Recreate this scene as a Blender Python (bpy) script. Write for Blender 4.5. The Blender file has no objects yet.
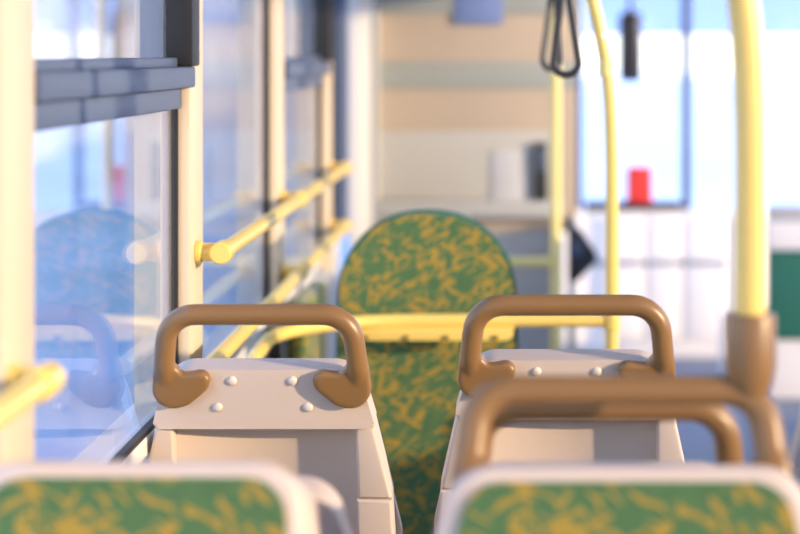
import bpy, bmesh, math, random
from mathutils import Vector, Matrix
random.seed(4)
sc = bpy.context.scene
COL = sc.collection
EYE = 1.5
F = 1889.0          # focal length in pixels of the 85 mm lens on an 800 px frame
VPX, VPY = 512.0, 55.0

# ------------------------------------------------------------------ helpers
def link(o):
    COL.objects.link(o); return o

def mesh_obj(name, bm, mat, parent=None, smooth=40):
    bmesh.ops.recalc_face_normals(bm, faces=bm.faces[:])
    me = bpy.data.meshes.new(name)
    bm.to_mesh(me); bm.free()
    if smooth:
        for p in me.polygons: p.use_smooth = True
        me.set_sharp_from_angle(angle=math.radians(smooth))
    if mat: me.materials.append(mat)
    o = link(bpy.data.objects.new(name, me))
    if parent: o.parent = parent
    return o

def tag(o, label=None, cat=None, group=None, kind=None):
    if label: o['label'] = label
    if cat: o['category'] = cat
    if group: o['group'] = group
    if kind: o['kind'] = kind
    return o

def thing(name, loc, label, cat, group=None, rz=0.0):
    o = link(bpy.data.objects.new(name, None))
    o.location = loc; o.rotation_euler = (0, 0, rz); o.empty_display_size = .1
    return tag(o, label, cat, group)

def struct_empty(name, loc=(0, 0, 0), label=None):
    o = link(bpy.data.objects.new(name, None)); o.location = loc; o.empty_display_size = .1
    return tag(o, label, None, None, 'structure')

def box(bm, x0, x1, y0, y1, z0, z1, bev=0.0, seg=2):
    vs = [bm.verts.new((x, y, z)) for z in (z0, z1) for y in (y0, y1) for x in (x0, x1)]
    q = [(0, 2, 3, 1), (4, 5, 7, 6), (0, 1, 5, 4), (2, 6, 7, 3), (0, 4, 6, 2), (1, 3, 7, 5)]
    fs = [bm.faces.new([vs[i] for i in f]) for f in q]
    if bev:
        es = list({e for f in fs for e in f.edges})
        bmesh.ops.bevel(bm, geom=es, offset=bev, segments=seg, profile=.5, affect='EDGES')

def one_box(name, mat, parent, *a, bev=0.0, seg=2):
    bm = bmesh.new(); box(bm, *a, bev=bev, seg=seg); return mesh_obj(name, bm, mat, parent)

def prism(bm, pts, y0, y1, bev=0.0, bev1=None, seg=4):
    """outline of (x, z) points drawn out along y, both rims rounded"""
    if bev1 is None: bev1 = bev
    a = [bm.verts.new((x, y0, z)) for x, z in pts]
    b = [bm.verts.new((x, y1, z)) for x, z in pts]
    n = len(pts)
    f0 = bm.faces.new(a); f1 = bm.faces.new(list(reversed(b)))
    for i in range(n):
        bm.faces.new((a[i], b[i], b[(i + 1) % n], a[(i + 1) % n]))
    e0 = list(f0.edges); e1 = list(f1.edges)
    if bev: bmesh.ops.bevel(bm, geom=e0, offset=bev, segments=seg, profile=.5, affect='EDGES', clamp_overlap=True)
    if bev1: bmesh.ops.bevel(bm, geom=e1, offset=bev1, segments=seg, profile=.5, affect='EDGES', clamp_overlap=True)

def fillet(pts, radii, closed=True, n=8):
    out = []
    m = len(pts)
    for i in range(m):
        p = Vector(pts[i]); r = radii[i]
        if r <= 0 or (not closed and i in (0, m - 1)):
            out.append(p.copy()); continue
        a = Vector(pts[i - 1]) - p; b = Vector(pts[(i + 1) % m]) - p
        la, lb = a.length, b.length
        a.normalize(); b.normalize()
        ang = a.angle(b)
        t = min(r / math.tan(ang / 2), la * .499, lb * .499)
        rr = t * math.tan(ang / 2)
        c = p + (a + b).normalized() * (rr / math.sin(ang / 2))
        s = p + a * t - c; e = p + b * t - c
        tot = s.angle(e)
        for k in range(n + 1):
            q = k / n
            w = (s * math.sin((1 - q) * tot) + e * math.sin(q * tot)) / math.sin(tot)
            out.append(c + w)
    return out

def catmull(pts, n=5):
    out = []
    m = len(pts)
    for i in range(m):
        p0, p1, p2, p3 = [Vector(pts[(i + k - 1) % m]) for k in range(4)]
        for k in range(n):
            t = k / n
            out.append(.5 * ((2 * p1) + (p2 - p0) * t + (2 * p0 - 5 * p1 + 4 * p2 - p3) * t * t + (3 * p1 - p0 - 3 * p2 + p3) * t ** 3))
    return out

def tube(bm, path, r, seg=16, cap=True, rx=None):
    path = [Vector(p) for p in path]
    n = len(path)
    tans = []
    for i in range(n):
        a = path[max(i - 1, 0)]; b = path[min(i + 1, n - 1)]
        tans.append((b - a).normalized())
    up = Vector((0, 0, 1)) if abs(tans[0].z) < .9 else Vector((0, 1, 0))
    u = (up - tans[0] * up.dot(tans[0])).normalized()
    rings = []
    for i in range(n):
        t = tans[i]
        u = (u - t * u.dot(t)).normalized()
        v = t.cross(u)
        ring = []
        for k in range(seg):
            a = 2 * math.pi * k / seg
            ring.append(bm.verts.new(path[i] + u * math.cos(a) * r + v * math.sin(a) * (rx or r)))
        rings.append(ring)
    for i in range(n - 1):
        for k in range(seg):
            bm.faces.new((rings[i][k], rings[i][(k + 1) % seg], rings[i + 1][(k + 1) % seg], rings[i + 1][k]))
    if cap:
        bm.faces.new(list(reversed(rings[0]))); bm.faces.new(rings[-1])

def lathe(bm, prof, c, axis='z', seg=20):
    """profile of (radius, height) turned round an axis through c"""
    rings = []
    c = Vector(c)
    for r, h in prof:
        ring = []
        for k in range(seg):
            a = 2 * math.pi * k / seg
            x, y = r * math.cos(a), r * math.sin(a)
            p = Vector((x, y, h)) if axis == 'z' else (Vector((x, -h, y)) if axis == '-y' else Vector((h, x, y)))
            ring.append(bm.verts.new(c + p))
        rings.append(ring)
    for i in range(len(rings) - 1):
        for k in range(seg):
            bm.faces.new((rings[i][k], rings[i][(k + 1) % seg], rings[i + 1][(k + 1) % seg], rings[i + 1][k]))
    bm.faces.new(list(reversed(rings[0]))); bm.faces.new(rings[-1])

def xform(bm, M):
    bmesh.ops.transform(bm, matrix=M, verts=bm.verts[:])

# ------------------------------------------------------------------ materials
def new_mat(name):
    m = bpy.data.materials.new(name); m.use_nodes = True
    nt = m.node_tree
    return m, nt, nt.nodes['Principled BSDF']

def plain(name, col, rough=.5, metal=0.0, spec=.5, bump=0.0, bscale=400, var=0.0, vscale=6, coat=0.0):
    m, nt, p = new_mat(name)
    p.inputs['Base Color'].default_value = (*col, 1)
    p.inputs['Roughness'].default_value = rough
    p.inputs['Metallic'].default_value = metal
    p.inputs['Specular IOR Level'].default_value = spec
    p.inputs['Coat Weight'].default_value = coat
    tc = nt.nodes.new('ShaderNodeTexCoord')
    if bump:
        n = nt.nodes.new('ShaderNodeTexNoise'); n.inputs['Scale'].default_value = bscale; n.inputs['Detail'].default_value = 2
        b = nt.nodes.new('ShaderNodeBump'); b.inputs['Strength'].default_value = bump; b.inputs['Distance'].default_value = .002
        nt.links.new(tc.outputs['Object'], n.inputs['Vector'])
        nt.links.new(n.outputs['Fac'], b.inputs['Height']); nt.links.new(b.outputs['Normal'], p.inputs['Normal'])
    if var:
        n = nt.nodes.new('ShaderNodeTexNoise'); n.inputs['Scale'].default_value = vscale; n.inputs['Detail'].default_value = 4
        r = nt.nodes.new('ShaderNodeValToRGB')
        r.color_ramp.elements[0].position = .3; r.color_ramp.elements[1].position = .7
        r.color_ramp.elements[0].color = (*[c * (1 - var) for c in col], 1)
        r.color_ramp.elements[1].color = (*[min(1, c * (1 + var)) for c in col], 1)
        nt.links.new(tc.outputs['Object'], n.inputs['Vector'])
        nt.links.new(n.outputs['Fac'], r.inputs['Fac']); nt.links.new(r.outputs['Color'], p.inputs['Base Color'])
    return m

def fabric_mat():
    m, nt, p = new_mat('moquette_fabric')
    N = nt.nodes; L = nt.links
    tc = N.new('ShaderNodeTexCoord')
    def strokes(ang, lo, off, scale):
        # elongated brush strokes lying along one slanted direction
        mp = N.new('ShaderNodeMapping'); mp.vector_type = 'TEXTURE'
        mp.inputs['Rotation'].default_value = (0, math.radians(ang), 0); mp.inputs['Scale'].default_value = (3.3, 4.0, 1.0)
        mp.inputs['Location'].default_value = (off, off, off)
        L.new(tc.outputs['Object'], mp.inputs['Vector'])
        n = N.new('ShaderNodeTexNoise'); n.inputs['Scale'].default_value = scale; n.inputs['Detail'].default_value = .3; n.inputs['Distortion'].default_value = .9
        L.new(mp.outputs['Vector'], n.inputs['Vector'])
        mr = N.new('ShaderNodeMapRange'); mr.inputs['From Min'].default_value = lo; mr.inputs['From Max'].default_value = lo + .035
        L.new(n.outputs['Fac'], mr.inputs['Value'])
        return mr.outputs['Result']
    m1 = N.new('ShaderNodeMath'); m1.operation = 'MAXIMUM'
    L.new(strokes(-32, .587, 0.0, 78), m1.inputs[0]); L.new(strokes(28, .64, 3.7, 72), m1.inputs[1])
    m2 = N.new('ShaderNodeMath'); m2.operation = 'MAXIMUM'
    L.new(m1.outputs[0], m2.inputs[0]); L.new(strokes(-75, .655, 8.1, 68), m2.inputs[1])
    # weave tone
    n3 = N.new('ShaderNodeTexNoise'); n3.inputs['Scale'].default_value = 60; n3.inputs['Detail'].default_value = 3
    L.new(tc.outputs['Object'], n3.inputs['Vector'])
    g = N.new('ShaderNodeMix'); g.data_type = 'RGBA'
    g.inputs[6].default_value = (.045, .125, .058, 1); g.inputs[7].default_value = (.095, .175, .070, 1)
    L.new(n3.outputs['Fac'], g.inputs[0])
    mx = N.new('ShaderNodeMix'); mx.data_type = 'RGBA'
    L.new(m2.outputs[0], mx.inputs[0]); L.new(g.outputs[2], mx.inputs[6]); mx.inputs[7].default_value = (.35, .24, .043, 1)
    L.new(mx.outputs[2], p.inputs['Base Color'])
    p.inputs['Roughness'].default_value = .9
    p.inputs['Specular IOR Level'].default_value = .2
    p.inputs['Sheen Weight'].default_value = .25
    nb = N.new('ShaderNodeTexNoise'); nb.inputs['Scale'].default_value = 900
    b = N.new('ShaderNodeBump'); b.inputs['Strength'].default_value = .25; b.inputs['Distance'].default_value = .002
    L.new(tc.outputs['Object'], nb.inputs['Vector']); L.new(nb.outputs['Fac'], b.inputs['Height']); L.new(b.outputs['Normal'], p.inputs['Normal'])
    return m

def glass_mat(name, tint=(1, 1, 1), ior=1.44, streak=0.0):
    m = bpy.data.materials.new(name); m.use_nodes = True
    nt = m.node_tree; N = nt.nodes; L = nt.links
    N.remove(N['Principled BSDF'])
    out = N['Material Output']
    geo = N.new('ShaderNodeNewGeometry')
    mi = N.new('ShaderNodeMix'); mi.data_type = 'FLOAT'
    mi.inputs[2].default_value = ior; mi.inputs[3].default_value = 1 / ior
    L.new(geo.outputs['Backfacing'], mi.inputs[0])
    fr = N.new('ShaderNodeFresnel'); L.new(mi.outputs[0], fr.inputs['IOR'])
    tr = N.new('ShaderNodeBsdfTransparent'); tr.inputs['Color'].default_value = (*tint, 1)
    gl = N.new('ShaderNodeBsdfGlossy'); gl.inputs['Roughness'].default_value = 0.0
    ms = N.new('ShaderNodeMixShader')
    L.new(fr.outputs[0], ms.inputs[0]); L.new(tr.outputs[0], ms.inputs[1]); L.new(gl.outputs[0], ms.inputs[2])
    last = ms
    if streak:      # a little grime on the pane
        tc = N.new('ShaderNodeTexCoord')
        mp = N.new('ShaderNodeMapping'); mp.inputs['Scale'].default_value = (1, 5, .8)
        n = N.new('ShaderNodeTexNoise'); n.inputs['Scale'].default_value = 3; n.inputs['Detail'].default_value = 5
        L.new(tc.outputs['Object'], mp.inputs['Vector']); L.new(mp.outputs[0], n.inputs['Vector'])
        mm = N.new('ShaderNodeMath'); mm.operation = 'MULTIPLY'; mm.inputs[1].default_value = streak
        L.new(n.outputs['Fac'], mm.inputs[0])
        d = N.new('ShaderNodeBsdfDiffuse'); d.inputs['Color'].default_value = (.75, .78, .85, 1)
        ms2 = N.new('ShaderNodeMixShader')
        L.new(mm.outputs[0], ms2.inputs[0]); L.new(ms.outputs[0], ms2.inputs[1]); L.new(d.outputs[0], ms2.inputs[2])
        last = ms2
    L.new(last.outputs[0], out.inputs['Surface'])
    return m

M = dict(
    shell=plain('seat_shell_plastic', (.63, .52, .46), .45, bump=.12, bscale=900),
    handle=plain('handle_plastic', (.25, .135, .052), .33, bump=.1, bscale=700),
    bolt=plain('bolt_cover', (.72, .64, .58), .35),
    boltdark=plain('brass_bolt', (.25, .17, .05), .4, .5),
    groove=plain('shade_gap', (.2, .17, .15), .7),
    fabric=fabric_mat(),
    teal=plain('edge_piping', (.012, .135, .10), .7),
    yellow=plain('yellow_paint', (.85, .62, .16), .32, coat=.3),
    pale_yellow=plain('baked_light_yellow', (.85, .74, .28), .4),  # paler copy of the yellow, far pole's shade tone put into its colour
    steel=plain('grey_steel', (.42, .44, .46), .4, .6),
    cream=plain('cream_wall_laminate', (.66, .54, .40), .5, bump=.06, bscale=500),
    wall=plain('wall_laminate', (.62, .62, .62), .5, bump=.06, bscale=300),
    white=plain('white_panel', (.80, .80, .82), .45),
    greypanel=plain('grey_panel', (.42, .44, .47), .5),
    slate=plain('anodised_frame', (.075, .105, .19), .5, .0),
    black=plain('black_rubber', (.012, .012, .014), .55),
    blackp=plain('black_plastic', (.02, .022, .03), .4),
    floor=plain('speckled_floor_vinyl', (.16, .19, .25), .55, var=.25, vscale=60),
    ceil=plain('ceiling_panel', (.74, .72, .68), .6),
    bulk=plain('bulkhead_laminate', (.50, .42, .345), .45, var=.05, vscale=2),
    bulkgrey=plain('bulkhead_grey_band', (.34, .37, .37), .4),
    bulkwhite=plain('bulkhead_lower_panel', (.47, .47, .47), .4),
    blue=plain('blue_sign', (.18, .26, .55), .5),
    paper=plain('white_paper', (.55, .57, .63), .6),
    red=plain('red_plastic', (.75, .05, .04), .4),
    glass=glass_mat('window_glass', (.97, .98, 1), streak=.04),
    shield=glass_mat('windscreen_glass', (.95, .98, 1)),
    band=glass_mat('tinted_sun_band', (.50, .60, .84)),
    snow=plain('packed_snow', (.80, .83, .88), .85, var=.06, vscale=.35),
    road=plain('shade_blue_asphalt', (.14, .28, .42), .8, var=.25, vscale=.35),  # blue of the street shade put into the base colour
    render_a=plain('pale_render', (.40, .43, .50), .9, var=.08, vscale=.5),
    render_b=plain('blue_grey_render', (.26, .32, .44), .9, var=.08, vscale=.5),
    render_c=plain('dark_cladding', (.16, .2, .3), .8, var=.1, vscale=.5),
    pane=plain('dark_window_pane', (.10, .14, .22), .1),
    bark=plain('bark', (.10, .085, .09), .9, var=.3, vscale=3),
)

# ------------------------------------------------------------------ the bus shell
XW = -.642          # inner face of the left window glass
XP = -.613          # inner face of the left window posts
XR = 1.80           # right side wall
Y0, Y1 = -3.0, 9.35
POSTS = [(-.33, -.18), (.98, 1.13), (2.28, 2.43), (3.60, 3.75), (4.95, 5.10), (6.30, 6.45)]
SILL, HEAD = .83, 2.02

bm = bmesh.new(); box(bm, -.76, XR + .1, Y0, Y1 + .15, -.12, 0)
tag(mesh_obj('floor', bm, M['floor'], smooth=0), 'blue grey speckled bus floor', kind='structure')
bm = bmesh.new(); box(bm, -.76, XR + .1, Y0, Y1 + .15, 2.30, 2.38)
tag(mesh_obj('ceiling', bm, M['ceil'], smooth=0), 'pale bus ceiling', kind='structure')

bm = bmesh.new()
box(bm, -.74, -.676, Y0, 7.42, 0, SILL - .03)
box(bm, -.74, XW - .02, Y0, 7.42, SILL - .05, SILL - .012)
box(bm, -.72, XW + .004, Y0, Y1, HEAD, 2.30)
for a, b in POSTS: box(bm, -.72, XW - .012, a, b, SILL - .012, HEAD)
box(bm, -.72, XW + .004, 6.95, 7.42, SILL - .012, HEAD)
box(bm, -.72, XW + .004, Y0, -1.55, SILL - .012, HEAD)
tag(mesh_obj('wall_left', bm, M['wall'], smooth=0), 'left side wall of the bus below and above the windows', kind='structure')
for i, (a, b) in enumerate(POSTS):
    o = one_box('trim_%d' % (i + 1), M['cream'], None, XW - .008, XP, a, b, SILL - .05, 2.28, bev=.006)
    tag(o, 'cream window post on the left wall', kind='structure')
o = one_box('trim_%d' % 7, M['slate'], None, XW - .006, XP + .012, 6.80, 6.95, .86, 2.28, bev=.008)
tag(o, 'dark grey post ahead of the last side window', kind='structure')
o = one_box('baseboard_left', M['greypanel'], None, -.677, -.664, Y0, 7.42, 0, .12, bev=.004)
tag(o, kind='structure')

def side_window(i, a, b, openable, x0=XW - .004, x1=XW):
    w = struct_empty('window_%d' % i, (0, a, SILL))
    L_ = b - a
    xm = (x0 + x1) / 2
    def part(name, mat, *bx, bev=.003):
        return one_box(name, mat, w, *bx, bev=bev)
    ztr = 1.40 - SILL
    H = HEAD - SILL
    if openable:
        part('lower_pane', M['glass'], x0, x1, .008, L_ - .008, .01, ztr + .02, bev=0)
        part('upper_pane', M['glass'], x0 - .012, x1 - .012, .03, L_ - .03, ztr + .06, H - .02, bev=0)
    else:
        part('pane', M['glass'], x0, x1, .008, L_ - .008, .01, H - .01, bev=0)
    part('sill', M['white'], x0 - .03, x1 + .006, 0, L_, -.03, .006, bev=.004)
    bm = bmesh.new()
    e = .009
    box(bm, x0 - .004, x1 + .006, 0, e, .006, H); box(bm, x0 - .004, x1 + .006, L_ - e, L_, .006, H)
    box(bm, x0 - .004, x1 + .006, e, L_ - e, H - e, H)
    box(bm, x0 - .004, x1 + .006, e, L_ - e, .006, .016)
    mesh_obj('seal', bm, M['black'], w, smooth=0)
    if openable:
        part('transom', M['slate'], x0 - .02, x1 + .014, .002, L_ - .004, ztr - .002, ztr + .040, bev=.004)
        part('transom_rail', M['slate'], x0 - .02, x1 + .036, .002, L_ + .02, ztr + .038, ztr + .078, bev=.005)
        part('sash_bottom', M['slate'], x0 - .014, x1 + .010, .03, L_ - .03, ztr + .076, ztr + .095, bev=.003)
        bm = bmesh.new()
        box(bm, x0 - .014, x1 + .038, L_ - .028, L_ + .055, ztr + .079, H, .004)
        box(bm, x0 - .014, x1 + .010, 0, .03, ztr + .079, H, .004)
        mesh_obj('sash_stile', bm, M['black'], w)
    return w

k = 1
openings = [(-1.55, -.33), (-.18, .98), (1.13, 2.28), (2.43, 3.60), (3.75, 4.95), (5.10, 6.30)]
for a, b in openings:
    side_window(k, a, b, k in (4, 6)); k += 1
side_window(k, 6.45, 6.80, False); k += 1

# right wall: sill at .93, unseen wide windows, narrow posts spaced to pass the sun
bm = bmesh.new()
RP = [(-1.12, -.98), (.34, .46), (1.74, 1.86), (3.02, 3.14), (4.30, 4.42), (5.20, 5.32), (7.30, 7.42)]
box(bm, XR, XR + .08, Y0, 7.42, 0, .93)
box(bm, XR, XR + .08, 5.3, 7.42, .93, 1.2)  # unseen higher sill, added to set how far sun reaches down the bulkhead
box(bm, XR, XR + .08, Y0, Y1, 2.20, 2.30)
for a, b in RP: box(bm, XR, XR + .08, a, b, .93, 2.20)
box(bm, XR, XR + .08, Y0, -2.4, .93, 2.20)
tag(mesh_obj('wall_right', bm, M['wall'], smooth=0), 'right side wall of the bus', kind='structure')
prev = -2.4
for a, b in RP:
    w = struct_empty('window_%d' % k, (XR + .03, prev, .93)); k += 1
    one_box('pane', M['shield'], w, 0, .005, .0, a - prev, 0, 1.27)
    prev = b
# rear wall, well behind the camera
bm = bmesh.new()
box(bm, -.72, XR + .08, Y0 - .06, Y0, 0, 1.1); box(bm, -.72, XR + .08, Y0 - .06, Y0, 1.95, 2.3)
box(bm, -.72, -.55, Y0 - .06, Y0, 1.1, 1.95); box(bm, XR - .12, XR + .08, Y0 - .06, Y0, 1.1, 1.95)
tag(mesh_obj('wall_back', bm, M['wall'], smooth=0), 'rear wall of the bus with its wide window', kind='structure')
w = struct_empty('window_%d' % k, (0, Y0 - .03, 1.1)); k += 1
one_box('pane', M['shield'], w, -.55, XR - .12, 0, .005, 0, .85)

# ------------------------------------------------------------------ the front of the bus
YB = 7.5
bm = bmesh.new()
box(bm, -.53, .255, YB, YB + .04, .80, 2.29, .006)
o = mesh_obj('wall_front_bulkhead', bm, M['bulk']); tag(o, "beige partition behind the driver's cab", kind='structure')
one_box('grey_band', M['bulkgrey'], o, -.529, .254, YB - .006, YB, 1.365, 1.475, bev=.002)
one_box('header_band', M['bulkgrey'], o, -.529, .254, YB - .010, YB, 1.665, 1.80, bev=.002)
one_box('middle_panel', M['bulkwhite'], o, -.529, .16, YB - .005, YB, .93, 1.20, bev=.002)
one_box('ledge', M['greypanel'], o, -.53, .20, YB - .06, YB + .02, .855, .925, bev=.012)
one_box('lower_panel', M['bulkwhite'], o, -.53, .20, YB - .002, YB + .03, .0, .80, bev=.003)
bm = bmesh.new()
box(bm, -.642, -.53, YB - .06, YB + .06, 0, 2.29, .012)
o = mesh_obj('trim_8', bm, M['white']); tag(o, 'white frame post beside the bulkhead', kind='structure')
one_box('edge_strip', M['greypanel'], o, -.545, -.528, YB - .068, YB - .055, 0, 2.29, bev=.004)

# front wall under the windscreen, the windscreen and its pillar
bm = bmesh.new()
box(bm, .36, XR + .08, Y1, Y1 + .10, 0, .73, .01)
box(bm, -.72, .36, Y1, Y1 + .10, 0, .73, .01)
box(bm, -.72, XR + .08, Y1, Y1 + .10, 2.06, 2.30, .01)
o = mesh_obj('wall_front', bm, M['white']); tag(o, 'white front wall under the windscreen', kind='structure')
for x0, x1 in ((.44, .655), (.67, .84), (.855, 1.08), (1.10, 1.70)):
    one_box('trim_panel', M['white'], o, x0, x1, Y1 - .018, Y1, .10, .70, bev=.008)
w = struct_empty('window_%d' % k, (0, Y1 + .05, .73)); k += 1
one_box('pane', M['shield'], w, -.70, XR + .06, 0, .006, 0, 1.33)
one_box('pillar', M['slate'], w, .845, .89, -.04, .03, 0, 1.33, bev=.01)
one_box('pillar', M['slate'], w, .31, .35, -.04, .03, 0, 1.33, bev=.01)
one_box('sun_band', M['band'], w, .36, 1.7, -.012, -.008, .87, 1.33)
one_box('wiper_cowl', M['blackp'], w, .36, .84, -.05, .01, -.005, .045, bev=.012)

def rail(name, pts, r, mat, label, cat='grab rail', group=None, brackets=(), bmat=None, ends=True):
    c = Vector(pts[0])
    t = thing(name, c, label, cat, group)
    bm = bmesh.new(); tube(bm, [Vector(p) - c for p in pts], r, 18)
    mesh_obj('tube', bm, mat, t)
    for br in brackets:
        p = Vector(br) - c
        bm = bmesh.new()
        lathe(bm, [(.0185, -.030), (.0215, -.027), (.0215, .027), (.0185, .030)], (0, 0, 0), 'x', 18)
        xform(bm, Matrix.Rotation(math.pi / 2, 4, 'Z')); xform(bm, Matrix.Translation(p))
        # foot from the collar back to the window post
        lathe(bm, [(.022, XP - br[0] + .001), (.022, XP - br[0] + .010), (.018, XP - br[0] + .014), (.017, .0)], p, 'x', 18)
        mesh_obj('bracket', bm, bmat or mat, t)
    return t

XRAIL = -.562
rail('window_rail', [(XRAIL - .012, -.25, 1.10), (XRAIL - .012, 2.325, 1.10)], .0165, M['yellow'],
     'yellow grab rail ending at the nearest cream window post', group='yellow rails along the windows',
     brackets=[(XRAIL - .012, -.235, 1.10), (XRAIL - .012, 2.312, 1.10)])
rail('window_rail', [(XRAIL, 3.64, 1.118), (XRAIL, 6.40, 1.118)], .0165, M['yellow'],
     'upper yellow grab rail along the far side windows', group='yellow rails along the windows',
     brackets=[(XRAIL, 3.665, 1.118), (XRAIL, 5.02, 1.118), (XRAIL, 6.375, 1.118)])
rail('window_rail', [(XRAIL, 3.50, .922), (XRAIL, 6.0, .922), (XRAIL, 6.40, .922)], .0165, M['yellow'],
     'lower yellow grab rail along the far side windows, under the other rail', group='yellow rails along the windows',
     brackets=[(XRAIL, 5.02, .922), (XRAIL, 6.375, .922)])

# ------------------------------------------------------------------ seats
TILT = math.radians(11)

LIMIT = [1.0]
def half(dz, w0): return min(w0 + .22 * min(dz, .31), LIMIT[0])      # half width of the back, dz below its top

def back_outline(zt, w0, z0, inset=0.0, r=.06):
    h = half(9, w0) - inset
    t = half(0, w0) - inset
    zk = zt - .31
    rr = max(r - inset * .6, .02)
    pts = [(-h, z0), (h, z0), (h, zk), (t, zt - inset), (-t, zt - inset), (-h, zk)]
    return [(p.x, p.y) for p in fillet(pts, [.02, .02, .05, rr, rr, .05], n=9)]

def make_handle_mesh(zt, hz=0.0):
    bm = bmesh.new()
    zc = zt + .081 + hz
    uc = .1655
    path = [(-uc, .004, zt - .060), (-uc, -.012, zt - .012), (-uc + .010, -.016, zc), (uc - .010, -.016, zc), (uc, -.012, zt - .012), (uc, .004, zt - .060)]
    p = fillet(path, [0, .05, .072, .072, .05, 0], closed=False, n=10)
    tube(bm, p, .0185, 20)
    prof = [(.1446, -.0138), (.1377, -.0258), (.1200, -.0250), (.1015, -.0224), (.0885, -.0330), (.0915, -.0524), (.1090, -.0690), (.1256, -.0826),
            (.1515, -.0895), (.1738, -.0826), (.1876, -.0620), (.1862, -.0413), (.1805, -.0086)]
    for s in (1, -1):
        pts = [(s * v.x, zt + v.y) for v in catmull(prof, 4)]
        prism(bm, pts, -.019, .006, .007, 0, 3)
    bmesh.ops.recalc_face_normals(bm, faces=bm.faces[:])
    me = bpy.data.meshes.new('tmp'); bm.to_mesh(me); bm.free()
    o = link(bpy.data.objects.new('tmp', me))
    r = o.modifiers.new('r', 'REMESH'); r.mode = 'VOXEL'; r.voxel_size = .0032
    s = o.modifiers.new('s', 'SMOOTH'); s.factor = .5; s.iterations = 14
    dg = bpy.context.evaluated_depsgraph_get()
    me2 = bpy.data.meshes.new_from_object(o.evaluated_get(dg))
    bpy.data.objects.remove(o); bpy.data.meshes.remove(me)
    bm = bmesh.new(); bm.from_mesh(me2); bpy.data.meshes.remove(me2)
    return bm

def bus_seat(X, Y, zt, w0, label, rz=0.0, handle=True, group=None, socket=False, hz=0.0, front=False, hx=1.0, widest=1.0):
    LIMIT[0] = widest
    t = thing('bus_seat', (X, Y, 0), label, 'bus seat', group, rz)
    zp = zt - .08
    T = Matrix.Translation((0, 0, zp)) @ Matrix.Rotation(TILT, 4, 'X') @ Matrix.Translation((0, 0, -zp))
    zr = zt + .016
    zl = zr - .132          # lower lip of the header
    zb = .43
    def put(name, bm, mat, parent=None, sm=40):
        xform(bm, T); return mesh_obj(name, bm, mat, parent or t, sm)
    # shell: the slab that carries everything
    bm = bmesh.new(); prism(bm, back_outline(zt - (.002 if front else .024), w0, zb), .066, .098, .006, .014, 5)
    put('back_shell', bm, M['shell'])
    # header over the upper back
    ht = -.012 if front else -.008
    h0 = half(.132, w0); tt = half(0, w0)
    pts = fillet([(-h0, zl), (h0, zl), (tt, zt + ht), (-tt, zt + ht)], [.008, .008, .06, .06], n=10)
    bm = bmesh.new(); prism(bm, [(p.x, p.y) for p in pts], .0, .064, .022, .032, 8)
    hd = put('header_panel', bm, M['shell'])
    for u, d in ((-.052, -.044), (.052, -.044), (-.078, -.092), (.078, -.092)):
        bm = bmesh.new(); lathe(bm, [(.0085, 0.0), (.0085, .0018), (.0065, .0045), (.003, .0056)], (u, .0005, zr + d), '-y', 16)
        put('bolt', bm, M['bolt'], hd)
    # side covers: an upper and a lower piece with a fine joint between
    zj = zr - .267
    for s in (-1, 1):
        for z1, z0_ in ((zl - .0015, zj + .001), (zj - .001, zb)):
            pts = [(s * .158, z1), (s * (half(zt - z1, w0) - .001), z1), (s * (half(zt - z0_, w0) - .001), z0_), (s * .160, z0_)]
            bm = bmesh.new(); prism(bm, pts, .010, .072, .0065, 0, 4)
            put('side_cover', bm, M['shell'])
    # hollow panel between the covers
    bm = bmesh.new()
    n = 16
    rows = []
    for z in (zb + .01, zl + .02):
        rows.append([bm.verts.new((.1595 * (2 * i / n - 1), .036 + .030 * (1 - (2 * i / n - 1) ** 2), z)) for i in range(n + 1)])
        rows.append([bm.verts.new((.1595 * (2 * i / n - 1), .069, z)) for i in range(n + 1)])
    a, b, c, d_ = rows
    for i in range(n):
        bm.faces.new((a[i], a[i + 1], c[i + 1], c[i])); bm.faces.new((b[i], d_[i], d_[i + 1], b[i + 1]))
        bm.faces.new((a[i], b[i], b[i + 1], a[i + 1])); bm.faces.new((c[i], c[i + 1], d_[i + 1], d_[i]))
    bm.faces.new((a[0], c[0], d_[0], b[0])); bm.faces.new((a[n], b[n], d_[n], c[n]))
    put('back_panel', bm, M['shell'])
    # upholstery on the sitting side
    bm = bmesh.new(); prism(bm, back_outline(zt, w0, zb + .02, .020 if front else .034), .090, .104, 0, .008, 4)
    put('backrest_pad', bm, M['fabric'])
    if handle:
        hb = make_handle_mesh(zr, hz)
        xform(hb, Matrix.Diagonal((hx, 1, 1, 1)))
        hn = put('grab_handle', hb, M['handle'], sm=180)
        if socket:
            bm = bmesh.new()
            u = -.1585
            base = T @ Vector((u, -.016, zr + .081 + hz))
            lathe(bm, [(.017, -.012), (.027, .008), (.0312, .030), (.0312, 1.182 - base.z), (.0298, 1.186 - base.z), (.019, 1.186 - base.z)], base, 'z', 28)
            print('SOCKET', base)
            mesh_obj('pole_socket', bm, M['handle'], hn)
    # cushion, pan and pedestal
    bm = bmesh.new(); box(bm, -.205, .205, .15, .56, .415, .475, .022, 4)
    mesh_obj('seat_cushion', bm, M['fabric'], t)
    bm = bmesh.new(); box(bm, -.215, .215, .10, .57, .375, .43, .018, 3)
    mesh_obj('seat_pan', bm, M['shell'], t)
    bm = bmesh.new()
    box(bm, -.17, .17, .20, .46, .33, .378, .006); box(bm, -.03, .03, .26, .40, .012, .335, .006); box(bm, -.14, .14, .20, .46, 0, .014, .004)
    mesh_obj('pedestal', bm, M['steel'], t)
    return t

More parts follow.
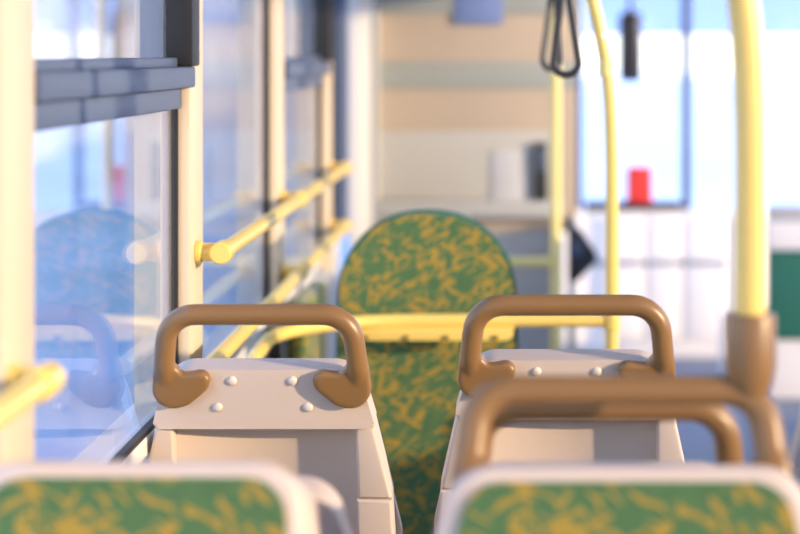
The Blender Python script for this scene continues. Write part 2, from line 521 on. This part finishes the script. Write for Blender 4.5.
# front row of the photograph: two seats turned to the camera
bus_seat(-.430, 2.247, 1.019, .190, 'beige bus seat without a handle, green gold fabric facing the viewer, beside the window', math.pi, False, front=True, widest=.206)
A2 = bus_seat(.131, 2.247, 1.014, .200, 'beige bus seat with green gold fabric facing the viewer, its brown handle carrying a pole', math.pi, True, None, True, -.012, True, 1.10)
# second row, back to back with it
bus_seat(-.408, 2.475, .938, .172, 'beige bus seat shell half hidden behind the nearest window-side seat', 0, False)
bus_seat(.118, 2.475, .957, .172, 'bus seat whose brown handle shows just behind the pole handle', 0, True)
# third row: sharp in the photograph
bus_seat(-.430, 3.262, .968, .165, 'sharp beige bus seat back with a brown handle, beside the window', 0, True)
bus_seat(.094, 3.262, .984, .165, 'sharp beige seat back with brown handle on the aisle side, partly behind the pole handle', 0, True)
# across the aisle
bus_seat(.87, 4.35, .79, .165, 'beige bus seat across the aisle at the right edge', 0, False)

# pole out of the socket
def pole(name, pts, r, mat, label, cat='grab pole'):
    c = Vector(pts[0]); t = thing(name, c, label, cat)
    bm = bmesh.new(); tube(bm, [Vector(p) - c for p in pts], r, 22); mesh_obj('tube', bm, mat, t)
    return t

def smooth_path(ctrl, n=10):
    out = []
    m = len(ctrl)
    for i in range(m - 1):
        p0 = Vector(ctrl[max(i - 1, 0)]); p1 = Vector(ctrl[i]); p2 = Vector(ctrl[i + 1]); p3 = Vector(ctrl[min(i + 2, m - 1)])
        for k in range(n):
            s = k / n
            out.append(.5 * ((2 * p1) + (p2 - p0) * s + (2 * p0 - 5 * p1 + 4 * p2 - p3) * s * s + (3 * p1 - p0 - 3 * p2 + p3) * s ** 3))
    out.append(Vector(ctrl[-1])); return out

YP = 2.247 + .05
pole('grab_pole', smooth_path([(.2895, YP, 1.1865), (.2900, YP, 1.25), (.2900, YP, 1.37), (.2890, YP, 1.44), (.2860, YP, 1.51), (.2800, YP, 1.57),
                               (.264, YP, 1.66), (.22, YP, 1.80), (.17, YP, 1.98), (.13, YP, 2.30)]), .0196, M['yellow'],
     'thick yellow pole rising from the brown seat handle, nearest of the poles')

# ------------------------------------------------------------------ far seat with fabric back, and the barrier before it
YF = 4.80
S = F / YF
t = thing('high_back_seat', (-.216, YF, 0), 'tall round-topped bus seat covered in green gold fabric, behind the yellow barrier', 'bus seat')
zt, hw, zs = EYE - (211 - VPY) / S, .2285, EYE - (302 - VPY) / S
def tall_outline(ins=0.0):
    pts = []
    for i in range(33):
        a = math.pi * i / 32
        c, s = math.cos(a), math.sin(a)
        pts.append(((hw - ins) * math.copysign(abs(c) ** .92, c), zs + (zt - ins - zs) * s ** .92))
    pts += [(-hw + ins - .004, zs - .15), (-hw + ins - .01, .20), (hw - ins + .01, .20), (hw - ins + .004, zs - .15)]
    return pts
bm = bmesh.new(); prism(bm, tall_outline(.0), .006, .075, .012, .012, 3); mesh_obj('back_shell', bm, M['teal'], t)
bm = bmesh.new(); prism(bm, tall_outline(.007), -.008, .03, .010, 0, 4); mesh_obj('fabric_cover', bm, M['fabric'], t)
bm = bmesh.new(); prism(bm, tall_outline(.02), .07, .10, 0, .012, 4); mesh_obj('backrest_pad', bm, M['fabric'], t)
bm = bmesh.new(); box(bm, -.215, .215, .09, .50, .42, .48, .02, 3); mesh_obj('seat_cushion', bm, M['fabric'], t)
bm = bmesh.new(); box(bm, -.225, .225, .04, .51, .375, .425, .012, 3); mesh_obj('seat_pan', bm, M['shell'], t)
bm = bmesh.new(); box(bm, -.03, .03, .22, .36, .01, .378, .006); box(bm, -.15, .15, .16, .42, 0, .014, .004); mesh_obj('pedestal', bm, M['steel'], t)

YG = 4.69
SG = F / YG
def G(px, py): return ((px - VPX) / SG, YG, EYE + (VPY - py) / SG)
t = thing('barrier_rail', (0, YG, 0), 'yellow barrier with a padded rail and bent end in front of the tall fabric seat', 'barrier')
zb = G(0, 320.5)[2]
xp = G(612, 0)[0]
bm = bmesh.new()
path = fillet([(-.562, -.66, .005), (-.562, -.66, zb), (-.562, .0, zb), (xp - .021, 0, zb)], [0, .12, .34, 0], closed=False, n=16)
tube(bm, path, .0165, 18); mesh_obj('rail', bm, M['yellow'], t)
bm = bmesh.new()
pts = fillet([(G(343, 0)[0], zb - .046), (G(513, 0)[0], zb - .046), (G(514, 0)[0], zb - .013), (G(343, 0)[0], zb - .013)], [.014, .018, .004, .004], n=6)
prism(bm, [(p.x, p.y) for p in pts], -.026, .006, .010, .004, 4)
pan = mesh_obj('padded_panel', bm, M['yellow'], t)
for px in (367, 407, 447, 496):
    bm = bmesh.new(); lathe(bm, [(.0065, 0), (.0065, .006), (.004, .008)], (G(px, 0)[0], -.0255, zb - .038), '-y', 12); mesh_obj('bolt', bm, M['boltdark'], pan)

t = thing('grab_pole', (xp, YG, 0), 'slim yellow pole joined to the right end of the barrier rail, bent at the top', 'grab pole')
bm = bmesh.new()
zz = lambda py: G(0, py)[2]
xx = lambda px: G(px, 0)[0] - xp
tube(bm, smooth_path([(0, 0, 0.002), (0, 0, .7), (0, 0, zz(190)), (xx(611.3), 0, zz(140)), (xx(609.3), 0, zz(95)), (xx(603.5), 0, zz(50)), (xx(592.5), 0, zz(0)), (xx(578), 0, zz(-50)), (xx(560), 0, zz(-120)), (xx(545), 0, 2.298)]), .0165, 18)
mesh_obj('tube', bm, M['yellow'], t)
bm = bmesh.new(); lathe(bm, [(.0175, -.024), (.0205, -.022), (.0205, .022), (.0175, .024)], (0, 0, zb), 'z', 18); mesh_obj('clamp', bm, M['yellow'], t)
bm = bmesh.new(); lathe(bm, [(.0170, -.02), (.0195, -.018), (.0195, .018), (.0170, .02)], (xx(606), 0, zz(68)), 'z', 18); mesh_obj('collar', bm, M['pale_yellow'], t)  # paler colour stands in for a highlight on the fitting

# further barrier in the shade, before the bulkhead
YK = 6.75
SK = F / YK
t = thing('grab_pole', ((556 - VPX) / SK, YK, 0), 'pale yellow pole at the bulkhead, farthest of the poles', 'grab pole')
bm = bmesh.new(); tube(bm, [(0, 0, .002), (0, 0, 1.2), (0, 0, 2.298)], .0185, 18); mesh_obj('tube', bm, M['pale_yellow'], t)
zk = EYE - (262 - VPY) / SK
t = thing('barrier_rail', ((556 - VPX) / SK, YK, zk), 'pale yellow crossbar between left wall and the farthest pole', 'barrier')
bm = bmesh.new(); tube(bm, [(-.0195, 0, 0), (-.4, 0, 0), (-.72 - .0, 0, 0)], .0175, 18); mesh_obj('rail', bm, M['pale_yellow'], t)
bm = bmesh.new(); tube(bm, [(-.72, -.0, 0.0), (-.72, 0, -zk + .002)], .0175, 18); mesh_obj('leg', bm, M['pale_yellow'], t)

# folded tip-up seat against the left wall
t = thing('folding_seat', (XW + .004, 5.5, .42), 'folded tip-up seat in green fabric against the left wall', 'folding seat')
bm = bmesh.new(); box(bm, 0.0, .018, -.30, .26, -.03, .375, .006); mesh_obj('frame', bm, M['steel'], t)
bm = bmesh.new(); box(bm, .018, .075, -.30, .26, -.02, .395, .02, 3); mesh_obj('cushion', bm, M['fabric'], t)
bm = bmesh.new(); box(bm, .0, .02, -.05, .05, -.42, -.03, .004); mesh_obj('bracket', bm, M['steel'], t)

# ------------------------------------------------------------------ hanging straps from a ceiling rail
YS = 4.45
SS = F / YS
t = thing('ceiling_rail', (0.12, 3.2, 1.98), 'yellow ceiling rail that carries the hanging straps', 'ceiling rail')
bm = bmesh.new(); tube(bm, [(0, 0, 0), (0, 1.5, 0), (0, 3.0, 0)], .0165, 16)
mesh_obj('tube', bm, M['yellow'], t)
for y in (.15, 2.85):
    bm = bmesh.new(); tube(bm, [(0, y, .0), (0, y, .319)], .012, 12); mesh_obj('hanger', bm, M['yellow'], t)

def strap(px, py, y, wpx, rot, label):
    s_ = F / y
    x = (px - VPX) / s_
    zbot = EYE + (VPY - py) / s_
    t = thing('hanging_strap', (.12, y, 1.98), label, 'hanging strap', 'black hanging straps')
    dx = x - .12
    h = 1.98 - zbot
    w = wpx / s_ / 2
    bm = bmesh.new()
    lathe(bm, [(.0175, -.02), (.0215, -.019), (.0215, .019), (.0175, .02)], (0, 0, 0), 'x', 16)
    xform(bm, Matrix.Rotation(math.pi / 2, 4, 'Z'))
    mesh_obj('collar', bm, M['blackp'], t)
    bm = bmesh.new()
    box(bm, -.012 , .012, -.003, .003, -h + .215, -.018, .001)
    ob = mesh_obj('webbing', bm, M['blackp'], t)
    bm = bmesh.new()
    pts = []
    for i in range(33):
        a = -math.pi * .5 + (i / 32 - .5) * math.pi * 1.15
        pts.append(Vector((w * math.cos(a), 0, -h + w + w * math.sin(a))))
    top = Vector((0, 0, -h + .225))
    loop = [top + Vector((-.004, 0, .0))] + pts + [top + Vector((.004, 0, 0))]
    tube(bm, loop, .0045, 10, rx=.009)
    mesh_obj('loop', bm, M['blackp'], t)
    # leaning from the rail with the sway of the bus
    t.rotation_euler = (0, -math.atan2(dx, h), rot)
    return t
strap(566.5, 75, 4.45, 25, 0.0, 'black hanging strap whose open loop faces the viewer')
strap(548, 69, 4.75, 22, math.radians(38), 'second black hanging strap, its loop turned nearly edge on')

# ------------------------------------------------------------------ things at the bulkhead and the front
def at(px, py, y): return Vector(((px - VPX) * y / F, y, EYE + (VPY - py) * y / F))
def wall_card(name, px0, px1, py0, py1, y, mat, label, cat, th=.006):
    a = at(px0, py1, y); b = at(px1, py0, y)
    o = one_box(name, mat, None, 0, b.x - a.x, -th, 0, 0, b.z - a.z, bev=.0015)
    o.location = a
    return tag(o, label, cat)
wall_card('notice_sign', 455, 503, -14, 24, YB - .0105, M['blue'], 'blue notice high on the beige bulkhead', 'sign')
wall_card('paper_notice', 492, 527, 150, 203, YB - .0055, M['paper'], 'white paper sheet on the bulkhead beside the far pole', 'notice')

# dark headrest of the driver's seat seen past the bulkhead edge, and a ticket machine on the cab door
p = at(542, 205, 7.3)
t = thing('ticket_reader', (p.x, 7.476, p.z), 'tall narrow black device on the bulkhead beside the farthest pole', 'ticket reader')
bm = bmesh.new(); box(bm, -.024, .024, -.014, .018, 0, .235, .010, 4); mesh_obj('housing', bm, M['blackp'], t)
bm = bmesh.new(); box(bm, -.017, .017, -.017, -.012, .12, .21, .002); mesh_obj('screen', bm, M['slate'], t)
bm = bmesh.new(); box(bm, -.012, .012, .017, .022, .09, .14, .002); mesh_obj('bracket', bm, M['steel'], t)
p = at(568, 281, 7.4)
t = thing('fare_box', (p.x, 7.42, p.z), 'black wedge-shaped fare box beside the far pole', 'fare box')
bm = bmesh.new()
pts = fillet([(0, 0), (.035, .005), (.112, .085), (.108, .115), (.045, .205), (0, .225)], [.01, .02, .015, .02, .02, .01], n=4)
prism(bm, [(q.x, q.y) for q in pts], -.07, .07, .01, .01, 3); mesh_obj('housing', bm, M['blackp'], t)
bm = bmesh.new(); box(bm, .0, .03, -.03, .03, -p.z + .002, .01, .004); mesh_obj('stand', bm, M['steel'], t)
bm = bmesh.new(); box(bm, .015, .05, -.074, -.069, .10, .16, .003); mesh_obj('screen', bm, M['slate'], t)

# grey rail low in front of the entrance panels
yb = 8.9
a = at(592, 263, yb); b = at(727, 263, yb)
t = thing('entrance_rail', (a.x, yb, a.z), 'thin grey rail across the white panels under the windscreen', 'rail')
bm = bmesh.new(); tube(bm, [(0, 0, 0), (b.x - a.x, 0, 0)], .014, 14); mesh_obj('tube', bm, M['steel'], t)
for dx in (.02, b.x - a.x - .02):
    bm = bmesh.new(); tube(bm, [(dx, 0, 0), (dx, 0, -a.z + .002)], .012, 12); mesh_obj('post', bm, M['white'], t)

# red box and black mirror-like device at the windscreen
yb = 9.25
a = at(628, 205, yb)
t = thing('first_aid_box', (a.x + .06, 9.30, .776), 'small red box standing on the ledge under the windscreen', 'box')
bm = bmesh.new(); box(bm, -.062, .062, -.03, .06, 0, .175, .01, 3); mesh_obj('case', bm, M['red'], t)
bm = bmesh.new(); box(bm, -.063, .063, -.031, .061, .125, .131, .001); mesh_obj('lid_seam', bm, M['blackp'], t)
a = at(631, 82, 9.1)
t = thing('rear_view_mirror', (a.x, 9.15, a.z), 'dark rounded mirror hanging before the windscreen left of its pillar', 'mirror')
bm = bmesh.new(); box(bm, -.055, .055, -.03, .03, 0, .34, .03, 4); mesh_obj('housing', bm, M['blackp'], t)
bm = bmesh.new(); box(bm, -.035, .035, .029, .032, .03, .28, .002); mesh_obj('glass', bm, M['steel'], t)
bm = bmesh.new(); tube(bm, [(0, 0, .31), (0, .02, 2.298 - a.z)], .012, 12); mesh_obj('arm', bm, M['blackp'], t)

# bench across the aisle near the entrance, right edge of the photograph
yb = 8.2
a = at(769, 340, yb)
t = thing('bench_seat', (a.x, yb, 0), 'dark green bench seat with a pale grey ledge at the right edge', 'bench')
top = EYE - (250 - VPY) * yb / F; mid = EYE - (340 - VPY) * yb / F
bm = bmesh.new(); box(bm, 0, .66, 0, .07, mid, top, .012, 3); mesh_obj('backrest', bm, M['teal'], t)
bm = bmesh.new(); box(bm, -.01, .67, -.02, .09, top, EYE - (222 - VPY) * yb / F, .01, 3); mesh_obj('ledge', bm, M['white'], t)
bm = bmesh.new(); box(bm, 0, .66, .0, .06, EYE - (222 - VPY) * yb / F, EYE - (206 - VPY) * yb / F, .008, 3); mesh_obj('top_panel', bm, M['greypanel'], t)
bm = bmesh.new(); box(bm, 0, .66, .02, .5, 0, mid, .01, 3); mesh_obj('base', bm, M['white'], t)
bm = bmesh.new(); box(bm, 0, .66, .07, .52, mid, mid + .08, .02, 3); mesh_obj('seat_cushion', bm, M['fabric'], t)

# ------------------------------------------------------------------ outside
GZ = -.95
bm = bmesh.new(); box(bm, -160, 160, -80, 240, GZ - .3, GZ)
tag(mesh_obj('ground', bm, M['snow'], smooth=0), 'pale snowy ground outside the bus', kind='structure')
bm = bmesh.new(); box(bm, -30, -1.0, -80, 240, GZ - .1, GZ + .02)
tag(mesh_obj('road', bm, M['road'], smooth=0), 'road beside the bus with blue shade in its colour', kind='structure')

def building(x0, x1, y0, y1, h, mat, label, nwin, rows):
    t = thing('outside_building', ((x0 + x1) / 2, (y0 + y1) / 2, GZ), label, 'building')
    hx, hy = (x1 - x0) / 2, (y1 - y0) / 2
    bm = bmesh.new(); box(bm, -hx, hx, -hy, hy, 0, h, .05); mesh_obj('wall', bm, mat, t)
    bm = bmesh.new(); box(bm, -hx - .25, hx + .25, -hy - .25, hy + .25, h, h + .35, .05); mesh_obj('roof', bm, M['render_c'], t)
    side = hx if x1 < 0 else -hx
    for r in range(rows):
        for c in range(nwin):
            yy = -hy + (c + .5) * 2 * hy / nwin
            z = 1.4 + r * 3.1
            bm = bmesh.new(); box(bm, side - .06, side + .06, yy - .9, yy + .9, z, z + 1.7, .02)
            f = mesh_obj('window', bm, M['white'], t)
            bm = bmesh.new(); box(bm, side - .08, side + .08, yy - .78, yy + .78, z + .12, z + 1.58)
            mesh_obj('pane', bm, M['pane'], f)
    return t
building(-22, -11, 24, 46, 9.5, M['render_a'], 'pale rendered building with rows of windows seen through the side windows', 5, 3)
building(-26, -12, 50, 84, 7.0, M['render_b'], 'low blue grey building behind the pale rendered one', 6, 2)
building(-30, -16, 92, 140, 12.5, M['render_a'], 'long tall pale building farthest down the street', 8, 4)

def tree(x, y, h, label):
    t = thing('bare_tree', (x, y, GZ), label, 'tree', 'bare street trees')
    bm = bmesh.new()
    tube(bm, [(0, 0, 0), (.05, 0, h * .4), (0, .05, h)], .14, 10)
    tr = mesh_obj('trunk', bm, M['bark'], t)
    bm = bmesh.new()
    for i in range(26):
        a = random.random() * 6.28; z = h * (.35 + .6 * random.random()); l = (h - z) * .7 + .6
        d = Vector((math.cos(a), math.sin(a), .8)).normalized()
        p = Vector((.03, .02, z))
        tube(bm, [p, p + d * l * .5, p + d * l + Vector((0, 0, .2 * l))], .025, 5)
    mesh_obj('branches', bm, M['bark'], tr)
tree(-7.5, 26, 6.0, 'bare street tree nearest outside the side windows')
tree(-8.0, 38, 6.5, 'bare street tree farther down the street')

# ------------------------------------------------------------------ sky, sun, camera
wd = bpy.data.worlds.new('sky'); sc.world = wd; wd.use_nodes = True
nt = wd.node_tree; bg = nt.nodes['Background']
tc = nt.nodes.new('ShaderNodeTexCoord'); sx = nt.nodes.new('ShaderNodeSeparateXYZ'); rp = nt.nodes.new('ShaderNodeValToRGB')
nt.links.new(tc.outputs['Generated'], sx.inputs[0]); nt.links.new(sx.outputs['Z'], rp.inputs['Fac'])
e = rp.color_ramp.elements
e[0].position = 0.0; e[0].color = (1.0, .97, .95, 1)
e[1].position = .8; e[1].color = (.22, .41, .92, 1)
q = e.new(.06); q.color = (.95, .97, 1.0, 1)
q = e.new(.30); q.color = (.58, .72, 1.0, 1)
nt.links.new(rp.outputs['Color'], bg.inputs['Color'])
bg.inputs['Strength'].default_value = 2.5

sun = bpy.data.lights.new('sun', 'SUN'); sun.energy = 5.4; sun.color = (1.0, .69, .38); sun.angle = math.radians(1.2)
so = link(bpy.data.objects.new('sun', sun))
d = Vector((-.87, .45, -.19)).normalized()
so.rotation_euler = d.to_track_quat('-Z', 'Y').to_euler()
so.location = (12, -6, 5)

cam = bpy.data.cameras.new('camera'); co = link(bpy.data.objects.new('camera', cam))
co.location = (0, 0, EYE); co.rotation_euler = (math.pi / 2, 0, 0)
cam.lens = F * 36 / 800; cam.sensor_width = 36
cam.shift_x = -(VPX - 400) / 800
cam.shift_y = -(267 - VPY) / 800
cam.clip_start = .05; cam.clip_end = 600
cam.dof.use_dof = True; cam.dof.focus_distance = 3.40; cam.dof.aperture_fstop = 2.0
sc.camera = co

sc.view_settings.view_transform = 'Standard'
sc.view_settings.look = 'None'
sc.view_settings.gamma = 1
sc.view_settings.exposure = 0.28
sc.cycles.use_denoising = True
sc.cycles.max_bounces = 12; sc.cycles.diffuse_bounces = 6; sc.cycles.transparent_max_bounces = 24
sc.cycles.sample_clamp_indirect = 6
